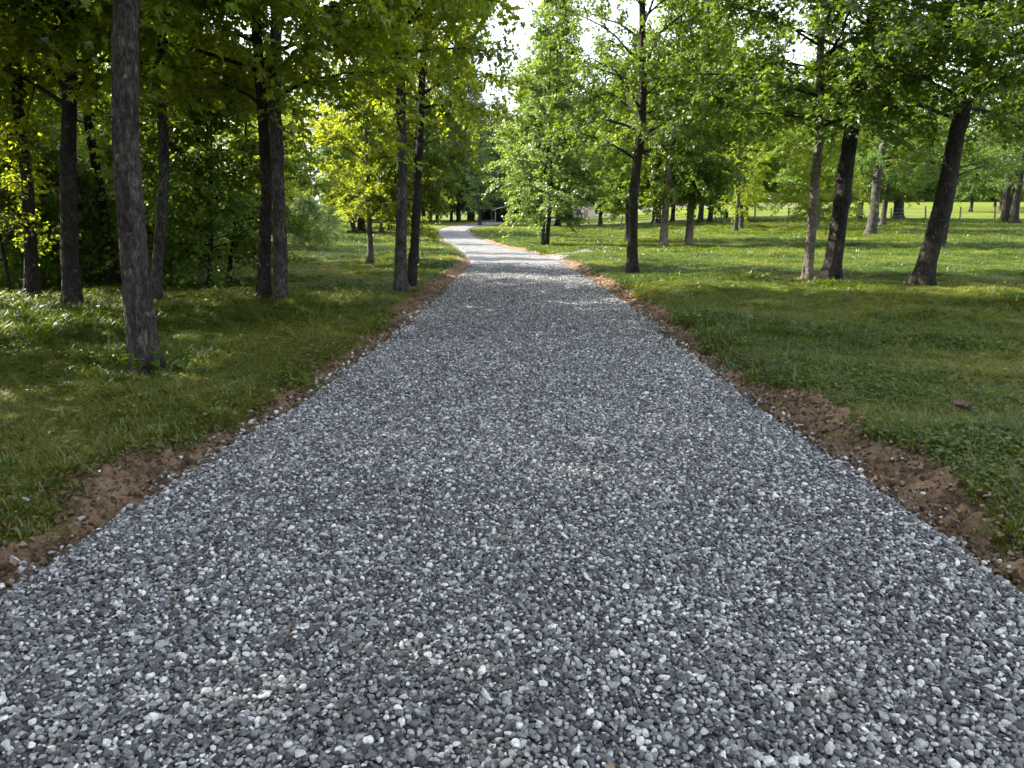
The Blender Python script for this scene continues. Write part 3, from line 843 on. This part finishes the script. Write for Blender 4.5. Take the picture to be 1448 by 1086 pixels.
tree(582, 405, 604, 30, 12.5, 'maple_high', 'bark_dark', 'trunk leaning right beside the straight one at the left driveway edge', GL, scale=(.55, .55, .8))
tree(524, 374, 521, 250, 9, 'maple_low_b', 'bark_pale', 'small pale trunk with yellow green leaves on the sunlit left lawn', GL, scale=.62)
tree(588, 375, 592, 250, 7, 'maple_low', 'bark_dark', 'thin trunk just behind the leaning tree at the left driveway edge', GL, scale=(.5, .5, .75))
tree(297, 400, 296, 330, 6, 'bushy', 'bark_dark', 'low bushy dark tree with twin stems in the left shade', GL, stems=[(0, 0, 1, .05), (.4, .1, 1, .1)])
tree(503, 331, 494, 300, 7, 'oak_low', 'bark_dark', 'small crooked trunk at the back of the left lawn', GL, scale=.8)
tree(511, 328, 511, 300, 11, 'oak_low', 'bark_dark', 'stout dark trunk at the back of the left lawn', GL)
tree(551, 327, 553, 290, 8, 'maple_low', 'bark_dark', 'dark trunk far back between the left lawn and the driveway bend', GL, scale=(.7, .7, .9))
# centre
tree(678, 319, 679, 220, 5.2, 'poplar', 'bark_grey', 'tall slim pale tree standing inside the driveway bend', 'trees at the driveway bend', scale=.66)
tree(721, 309, 721, 270, 3, 'oak_low', 'bark_dark', 'thin dark tree in front of the open shed', 'trees at the driveway bend', scale=.75)
# right side
tree(771, 348, 783, 100, 6, 'gum_cone', 'bark_dark', 'tall cone shaped tree with twin trunks right of the driveway bend', GRR, stems=[(-.14, 0, .9, -.01), (.12, .05, 1, .01)], scale=1.0)
t2 = tree(893, 387, 909, 2, 15, 'oak_high', 'bark_dark', 'tall dark trunk nearest the driveway on the right', GRR, scale=(.68, .68, .85))
tree(886, 342, 889, 200, 6, 'maple_low', 'bark_dark', 'thin trunk close behind the tall dark one right of the driveway', GRR, scale=.8)
tree(938, 350, 949, 186, 12, 'maple_low', 'bark_pale', 'straight pale trunk lit by sun on the right lawn', GRR, scale=(1.0, 1.0, 1.05))
tree(973, 349, 1001, 90, 12, 'maple_low', 'bark_pale', 'pale trunk leaning right beside the straight pale one on the right lawn', GRR, scale=(1.0, 1.0, 1.05))
tree(1141, 397, 1171, 2, 13, 'oak_high', 'bark_pale', 'slim light grey trunk beside the big dark leaning tree', GRR)
tree(1172, 396, 1238, 2, 24, 'oak_high', 'bark_dark', 'big dark leaning tree with pale lichen patches on the right lawn', GRR)
tree(1304, 405, 1388, 40, 25, 'oak_high', 'bark_dark', 'thick leaning tree furthest right in the near lawn shade', GRR)
tree(1331, 351, 1350, 250, 8, 'oak_high', 'bark_dark', 'thin trunk hidden just behind the thick leaning tree', GRR)
tree(1231, 331, 1254, 170, 14, 'oak_high', 'bark_grey', 'grey leaning trunk between the two big leaning trees', GRR, scale=(1.0, 1.0, 1.05))
tree(1153, 326, 1166, 170, 10, 'maple_low', 'bark_pale', 'reddish pale trunk behind the slim light grey one', GRR, scale=(1.0, 1.0, 1.05))
tree(1148, 349, 1154, 250, 5, 'maple_low_b', 'bark_dark', 'very thin trunk directly behind the slim light grey one', GRR, scale=.7)
tree(1040, 327, 1046, 250, 7, 'sapling', 'bark_grey', 'small yellow green sapling with a thin trunk on the sunny right lawn', GRR, scale=1.25)
tree(1047, 323, 1052, 250, 6, 'maple_low_b', 'bark_grey', 'thin trunk behind the yellow green sapling', GRR, scale=.75)
tree(1270, 309, 1276, 240, 14, 'oak_high', 'bark_dark', 'stout dark trunk at the lawn edge by the field fence', GRR)
tree(1248, 319, 1256, 240, 8, 'maple_low', 'bark_grey', 'slim grey trunk left of the stout dark one at the lawn edge', GRR)
tree(1432, 317, 1442, 240, 13, 'oak_high', 'bark_dark', 'double trunked tree at the right end of the lawn', GRR, stems=[(0, 0, 1, .02), (-.5, .4, .8, -.06)])
BACK = 'trees at the back of the right lawn'
for (x, y, w, cr, lab) in ((849, 319, 6, 'maple_low', 'slim dark tree alone in front of the bright field'), (928, 315, 13, 'oak_low', 'wide dark trunk behind the pale sunlit trunk'),
        (951, 313, 6, 'maple_low', 'slim trunk just right of the wide dark one at the back'), (990, 315, 8, 'maple_low', 'dark trunk behind the leaning pale trunk'),
        (1004, 313, 7, 'oak_low', 'dark trunk right behind the leaning pale trunk'), (1027, 309, 5, 'maple_low_b', 'thin far trunk left of the yellow green sapling'),
        (1054, 313, 7, 'maple_low', 'trunk right behind the yellow green sapling'), (756, 319, 6, 'oak_low', 'dark trunk left behind the cone shaped tree'),
        (764, 322, 6, 'maple_low', 'crooked dark trunk behind the twin trunks'), (789, 319, 8, 'oak_low', 'stout dark trunk right behind the cone shaped tree'),
        (1214, 309, 8, 'maple_low', 'trunk showing just right of the big dark leaning tree')):
    tree(x, y, x + (x - 724) * .012, y - 50, w, cr, 'bark_dark', lab, BACK, scale=(1.4, 1.4, 1.3))

# deeper woods on the left: trunks one cannot tell apart
WOODS = 'trees deep in the left woods'
spots = [(-18.5, 20), (-16, 24), (-21, 25), (-17.5, 28), (-19, 33), (-25, 30), (-17.5, 38), (-23, 39), (-30, 36), (-19, 44), (-28, 46),
         (-35, 50), (-17, 55), (-26, 58), (-38, 60), (-11, 66), (-20, 68), (-31, 70), (-15.5, 76)]
for k, (x, y) in enumerate(spots):
    d = float(road_d([x], [y])[0])
    place_tree(np.array([x, y, float(bank_h(x, y, np.array(d)))]), Vector((random.uniform(-.05, .05), random.uniform(-.04, .04), 1)).normalized(), random.uniform(.12, .2),
               ('maple_low_b', 'maple_low', 'maple_low_b', 'oak_low', 'maple_mid')[k % 5], ('bark_dark', 'bark_grey')[k % 2], 'leafy tree among the crowded trunks deep in the left woods', WOODS, scale=random.uniform(.8, 1.05))
US = 'saplings under the left wood'
for k, (x, y) in enumerate([(-8.6, 13.2), (-10.5, 17), (-13, 20), (-9.8, 21), (-15.5, 19), (-12, 26), (-17, 24), (-20, 30), (-14, 31)]):
    d = float(road_d([x], [y])[0])
    place_tree(np.array([x, y, float(bank_h(x, y, np.array(d)))]), Vector((random.uniform(-.08, .08), 0, 1)).normalized(), .03,
               ('sapling', 'bushy')[k % 2], 'bark_dark', 'young leafy sapling growing low under the left wood', US, scale=random.uniform(.6, .85))
# more of the same wood beside and behind the viewer: it shades the driveway
SIDE = 'trees of the wood left of the camera'
for k, (x, y) in enumerate([(-9.5, 6), (-7.6, 8.6), (-10, 12.8), (-6.2, 3.2), (-13, 9.5), (-12, 2), (-8, -1.5), (-13, -5), (-17.5, 5.5), (-5.6, -1.5), (-9, -9)]):
    d = float(road_d([x], [y])[0])
    place_tree(np.array([x, y, float(bank_h(x, y, np.array(d)))]), Vector((random.uniform(-.03, .03), 0, 1)).normalized(), random.uniform(.14, .22),
               'shade', 'bark_dark', 'tree of the shading wood left of the camera', SIDE, scale=random.uniform(.9, 1.1))

for x, y, sc_ in ((9.8, 10.8, .95),):
    d = float(road_d([x], [y])[0])
    place_tree(np.array([x, y, float(bank_h(x, y, np.array(d)))]), Vector((-.05, 0, 1)).normalized(), .2, 'oak_high', 'bark_dark', 'tree just outside the right edge whose leafy boughs hang in at the upper right corner', 'trees right of the driveway', scale=sc_)
# shrubs at the edge of the left wood
SH = 'shrubs along the edge of the left wood'
for (x, y, s, lab) in ((438, 357, 1.0, 'pale green rounded shrub behind the close trunk pair'), (466, 350, .9, 'smaller darker shrub right of the pale rounded shrub'), (418, 352, .9, 'shrub partly hidden behind the close trunk pair'),
        (330, 372, 1.1, 'shrub in the shade right of the bushy twin stemmed tree'), (255, 385, 1.2, 'shrub in the shade left of the bushy twin stemmed tree'), (130, 400, 1.2, 'shrub in the shade between the dark left trunks'),
        (70, 398, 1.3, 'shrub at the shaded foot of the left wood'), (15, 400, 1.3, 'shrub at the left end of the shaded wood edge')):
    b = ground_pt(x, y); d = float(road_d([b[0]], [b[1]])[0]); b[2] = float(bank_h(b[0], b[1], np.array(d)))
    o = empty('shrub', b); tag(o, lab, 'shrub', SH)
    f = mesh_obj('foliage', CR['shrub']['mesh'], o); f.scale = (s, s, s); f.rotation_euler = (0, 0, random.uniform(0, 6.28))

# far-off woods closing the view: one mass
wp, ws, wi = [], [], []
def far_row(x0, y0, x1, y1, n, kinds, dep, s0, s1):
    for k in range(n):
        f = (k + random.random()) / n
        x = x0 + (x1 - x0) * f + random.uniform(-dep, dep) * .3; y = y0 + (y1 - y0) * f + random.uniform(0, dep)
        wp.append((x, y, float(base_h(x, y)))); ws.append(random.uniform(s0, s1)); wi.append(random.choice(kinds))
far_row(-75, 62, -14, 100, 30, [0, 1, 2], 22, .9, 1.2)
far_row(-16, 92, -4, 122, 22, [3, 3, 3, 2], 12, .9, 1.25)
far_row(-8, 130, 18, 150, 24, [3, 2, 3], 14, .9, 1.2)
far_row(14, 150, 60, 190, 26, [0, 2, 1, 3], 25, .9, 1.3)
far_row(55, 185, 270, 215, 80, [0, 2, 1, 2], 30, 1.3, 1.9)
far_row(20, 205, 270, 260, 50, [0, 2, 3, 2], 30, 1.8, 2.3)
far_row(62, 92, 125, 120, 26, [0, 1, 2], 30, 1.0, 1.35)
for k in range(150):
    f = random.random(); xx = 18 + 250 * f
    yy = 178 + 30 * f + random.uniform(-5, 9)
    wp.append((xx, yy, float(base_h(xx, yy)) - .3)); ws.append(random.uniform(2.2, 4.2)); wi.append(4)
wprot = []
for nm, bk in (('maple_low', 'bark_dark'), ('maple_low_b', 'bark_grey'), ('oak_low', 'bark_dark'), ('pine', 'bark_dark')):
    c = CR[nm]; me = c['mesh'].copy(); bm = bmesh.new(); bm.from_mesh(me)
    tm = trunk_mesh(5, .2, c['H'], bk, 8); bm.from_mesh(tm)
    nf = len(tm.polygons); bm.faces.ensure_lookup_table()
    for fc in bm.faces[len(bm.faces) - nf:]: fc.material_index = 1
    bm.to_mesh(me); bm.free(); wprot.append(proto('far_tree', me))
wprot.append(proto('far_shrub', CR['bushy']['mesh']))
n = len(wp); ws = np.array(ws); ws[np.array(wi) == 4] *= .55
wo = scatter('woods', np.array(wp), np.column_stack([np.zeros(n), np.zeros(n), rng.uniform(0, 6.28, n)]), ws[:, None] * np.ones(3), wi, rng.uniform(0, 1, n), wprot)
tag(wo, kind='stuff')

# ------------------------------------------------------------------ field fence
def G(x, y): return float(base_h(x, y))
fence = empty('wire_fence', (40, 80, G(40, 80)))
tag(fence, 'low wire fence on wooden posts along the bright field behind the right trees', 'fence')
fx = np.arange(8, 78, 3.4); fy = 82 - (fx - 8) * .06
fz = np.array([G(a, b) for a, b in zip(fx, fy)])
ox, oy, oz = fence.location
for k in range(len(fx)):
    qb = QB(); h = random.uniform(1.1, 1.35); lx = random.uniform(-.12, .12)
    qb.tube([(0, 0, -.3), (0, 0, .3), (lx * .6, 0, h * .7), (lx, 0, h)], [.09, .085, .08, .07], 8)
    o = mesh_obj('post', qb.mesh('post', [M['post_wood']]), fence); o.location = (fx[k] - ox, fy[k] - oy, fz[k] - oz)
for hh in (.35, .7, 1.05):
    qb = QB(); qb.tube(np.column_stack([fx - ox, fy - .07 - oy, fz + hh - oz]), .012, 4)
    mesh_obj('wire', qb.mesh('wire', [M['wire']]), fence)

# ------------------------------------------------------------------ far buildings
def gable(qb, w, dp, z0, z1, ov=.3, th=.08, mi=0):
    for s in (-1, 1):
        x0, x1 = 0, s * (w / 2 + ov)
        ze = z0 - (z1 - z0) * ov / (w / 2)
        v = [(x0, -dp / 2 - ov, z1), (x0, dp / 2 + ov, z1), (x1, dp / 2 + ov, ze), (x1, -dp / 2 - ov, ze)]
        v += [(a, b, c - th) for a, b, c in v]
        qb.add(v, [[0, 1, 2, 3], [7, 6, 5, 4], [0, 3, 7, 4], [1, 5, 6, 2], [2, 6, 7, 3], [0, 4, 5, 1]], mi, False)
def shed(px, py, Y, w, dp, h, label, name='open_shed'):
    p = at_depth(px, py, Y); z = G(p[0], Y)
    o = empty(name, (p[0], Y, z)); tag(o, label, 'shed')
    q = QB(); q.box((0, dp / 2 - .1, h / 2), (w, .12, h)); q.box((-w / 2 + .06, .2, h / 2), (.12, dp - .6, h)); mesh_obj('wall', q.mesh('wall', [M['dark_wood']]), o)
    q = QB(); gable(q, w, dp, h, h + w * .13, .35); mesh_obj('roof', q.mesh('roof', [M['roof']]), o)
    pm = mat_plain('grey_post', (.22, .22, .21), .8)
    for x in (-w / 2 + .1, 0, w / 2 - .1):
        q = QB(); q.box((0, 0, h / 2), (.16, .16, h)); e = mesh_obj('post', q.mesh('post', [pm]), o); e.location = (x, -dp / 2 + .12, 0)
    return o
shed(722, 305, 112, 4.4, 5, 1.75, 'dark open shed with white metal roof at the end of the driveway')
shed(696, 306, 122, 4.0, 4, 1.5, 'small dark lean building with pale roof left of the open shed', 'small_shed')
p = at_depth(825, 297, 128); hx, hy = p[0], 128.0; hz = G(hx, hy)
h = empty('house', (hx, hy, hz)); tag(h, 'small pale house with light metal roof and reddish door beyond the bright field', 'house')
q = QB(); q.box((0, 0, .9), (3.4, 3.5, 1.8)); mesh_obj('wall', q.mesh('wall', [M['wall']]), h)
q = QB(); gable(q, 3.4, 3.5, 1.82, 2.7, .3); ro = mesh_obj('roof', q.mesh('roof', [M['roof']]), h)
q = QB(); q.box((0, 0, 0), (.6, .06, 1.2)); dr = mesh_obj('door', q.mesh('door', [M['orange']]), h); dr.location = (.3, -1.79, .61)
q = QB(); q.box((0, 0, 0), (.08, .05, .08)); kn = mesh_obj('handle', q.mesh('handle', [M['wire']]), dr); kn.location = (.28, -.06, 0)
q = QB(); q.box((0, 0, 0), (.7, .06, .6)); wn = mesh_obj('window', q.mesh('window', [M['dark_wood']]), h); wn.location = (-.9, -1.79, 1.0)
p = ground_pt(722, 316); q = QB(); q.tube([(0, 0, -.2), (0, 0, .45), (0, 0, .46), (0, 0, 1.3)], [.09, .09, .06, .05], 8)
mp_ = mesh_obj('marker_post', q.mesh('marker_post', [M['white']])); mp_.location = p; tag(mp_, 'short white post beside the far driveway', 'post')
p = ground_pt(827, 313); q = QB(); q.tube([(0, 0, -.2), (0, 0, .9), (0, 0, 1.5)], [.10, .09, .08], 8)
mp_ = mesh_obj('field_post', q.mesh('field_post', [M['post_wood']])); mp_.location = p; tag(mp_, 'lone dark wooden post below the small pale house', 'post')

# ------------------------------------------------------------------ small near things
b = ground_pt(219, 533); d = float(road_d([b[0]], [b[1]])[0]); b[2] = float(bank_h(b[0], b[1], np.array(d)))
wdp = empty('weed_plant', b); wdp.scale = (1.35, 1.35, 1.35); tag(wdp, 'leafy green weed growing at the foot of the thickest grey trunk', 'weed')
r = np.random.default_rng(4); qb = QB(); LP = []; LD = []; st = QB()
for k in range(11):
    a = r.uniform(0, 6.28); l = r.uniform(.12, .30); f = np.linspace(0, 1, 5)[:, None]
    pth = np.array([r.normal(0, .10), r.normal(0, .05), 0]) + np.array([math.cos(a) * l * .6, math.sin(a) * l * .6, l]) * f - np.array([0, 0, .12 * l]) * f ** 2
    st.tube(pth, np.linspace(.004, .002, 5), 4)
    for m_ in range(7):
        LP.append(pth[min(4, 1 + m_ // 2)]); aa = a + r.normal(0, 1.3); LD.append((math.cos(aa), math.sin(aa), r.normal(.0, .3)))
v, q_ = leaf_quads(LP, LD, np.column_stack([r.normal(0, .3, (len(LP), 2)), np.ones(len(LP))]), r.uniform(.05, .10, len(LP)), .9); qb.add(v, q_, 0, False)
mesh_obj('stem', st.mesh('stem', [M['leaf_dark']]), wdp); mesh_obj('foliage', qb.mesh('foliage', [M['leaf_maple']]), wdp)

b = ground_pt(1355, 602); d = float(road_d([b[0]], [b[1]])[0]); b[2] = float(bank_h(b[0], b[1], np.array(d)))
qb = QB(); g_ = 9; aa, bb = np.meshgrid(np.linspace(-1, 1, g_), np.linspace(-1, 1, g_), indexing='ij')
wleaf = np.sqrt(np.clip(1 - np.abs(bb) ** 1.6, 0, 1)) * (.75 + .25 * np.cos(bb * 9))
cx = np.sin(aa * wleaf * 1.7) * .055; cz = (1 - np.cos(aa * wleaf * 1.7)) * .06 + .03 * bb ** 2 + .02 + fbm(aa * 2, bb * 2, 5, 2) * .02
i0 = (np.arange(g_ - 1)[:, None] * g_ + np.arange(g_ - 1)[None, :]).ravel()
vv = np.stack([bb * .085, cx, cz], -1).reshape(-1, 3)
qq = np.stack([i0, i0 + 1, i0 + g_ + 1, i0 + g_], 1)
qb.add(vv, qq); qb.add(vv + [0, 0, -.003], qq[:, ::-1])
cl = mesh_obj('curled_leaf', qb.mesh('curled_leaf', [mat_plain('dry_brown', (.085, .05, .038), .9, .4)])); cl.location = b + np.array([0, 0, .05]); cl.rotation_euler = (.25, .1, .4)
tag(cl, 'large curled brown dead leaf lying on the grass beside the right soil bank', 'leaf')

# ------------------------------------------------------------------ light
SUN_EL, SUN_AZ = 35.0, 68.0            # degrees up; degrees left of straight ahead
w = bpy.data.worlds.new('World'); scene.world = w; w.use_nodes = True
nt = w.node_tree; bg = nt.nodes['Background']
sky = nt.nodes.new('ShaderNodeTexSky'); sky.sky_type = 'NISHITA'; sky.sun_disc = False
sky.sun_elevation = R(SUN_EL); sky.sun_rotation = R(-SUN_AZ); sky.air_density = 1.0; sky.dust_density = 3.0
gc = nt.nodes.new('ShaderNodeTexCoord')
mpw = nt.nodes.new('ShaderNodeMapping'); mpw.inputs['Scale'].default_value = (1, 1, 2.2); nt.links.new(gc.outputs['Generated'], mpw.inputs['Vector'])
cn = noise(nt, 2.6, 6, .6, mpw.outputs[0])
cloud = ramp(nt, [(.34, (.25, .25, .25)), (.52, (.95, .95, .95))], cn.outputs[0])
nt.links.new(mix(nt, sky.outputs[0], (3.2, 3.4, 3.7), cloud.outputs[0]), bg.inputs[0]); bg.inputs[1].default_value = .15
sl = bpy.data.lights.new('sun', 'SUN'); sl.energy = 4.8; sl.angle = R(.55); sl.color = (1, .93, .80)
so = bpy.data.objects.new('sun', sl); col.objects.link(so)
dv = Vector((-math.sin(R(SUN_AZ)) * math.cos(R(SUN_EL)), math.cos(R(SUN_AZ)) * math.cos(R(SUN_EL)), math.sin(R(SUN_EL))))
so.rotation_mode = 'QUATERNION'; so.rotation_quaternion = dv.to_track_quat('Z', 'Y')
so.location = dv * 60

vs = scene.view_settings
vs.view_transform = 'Standard'; vs.look = 'None'; vs.gamma = 1; vs.exposure = 2.64; vs.use_curve_mapping = False
cy = scene.cycles
cy.max_bounces = 7; cy.diffuse_bounces = 3; cy.glossy_bounces = 1; cy.transmission_bounces = 5
cy.use_adaptive_sampling = True; cy.adaptive_threshold = .02
print('trees', len(TREES))
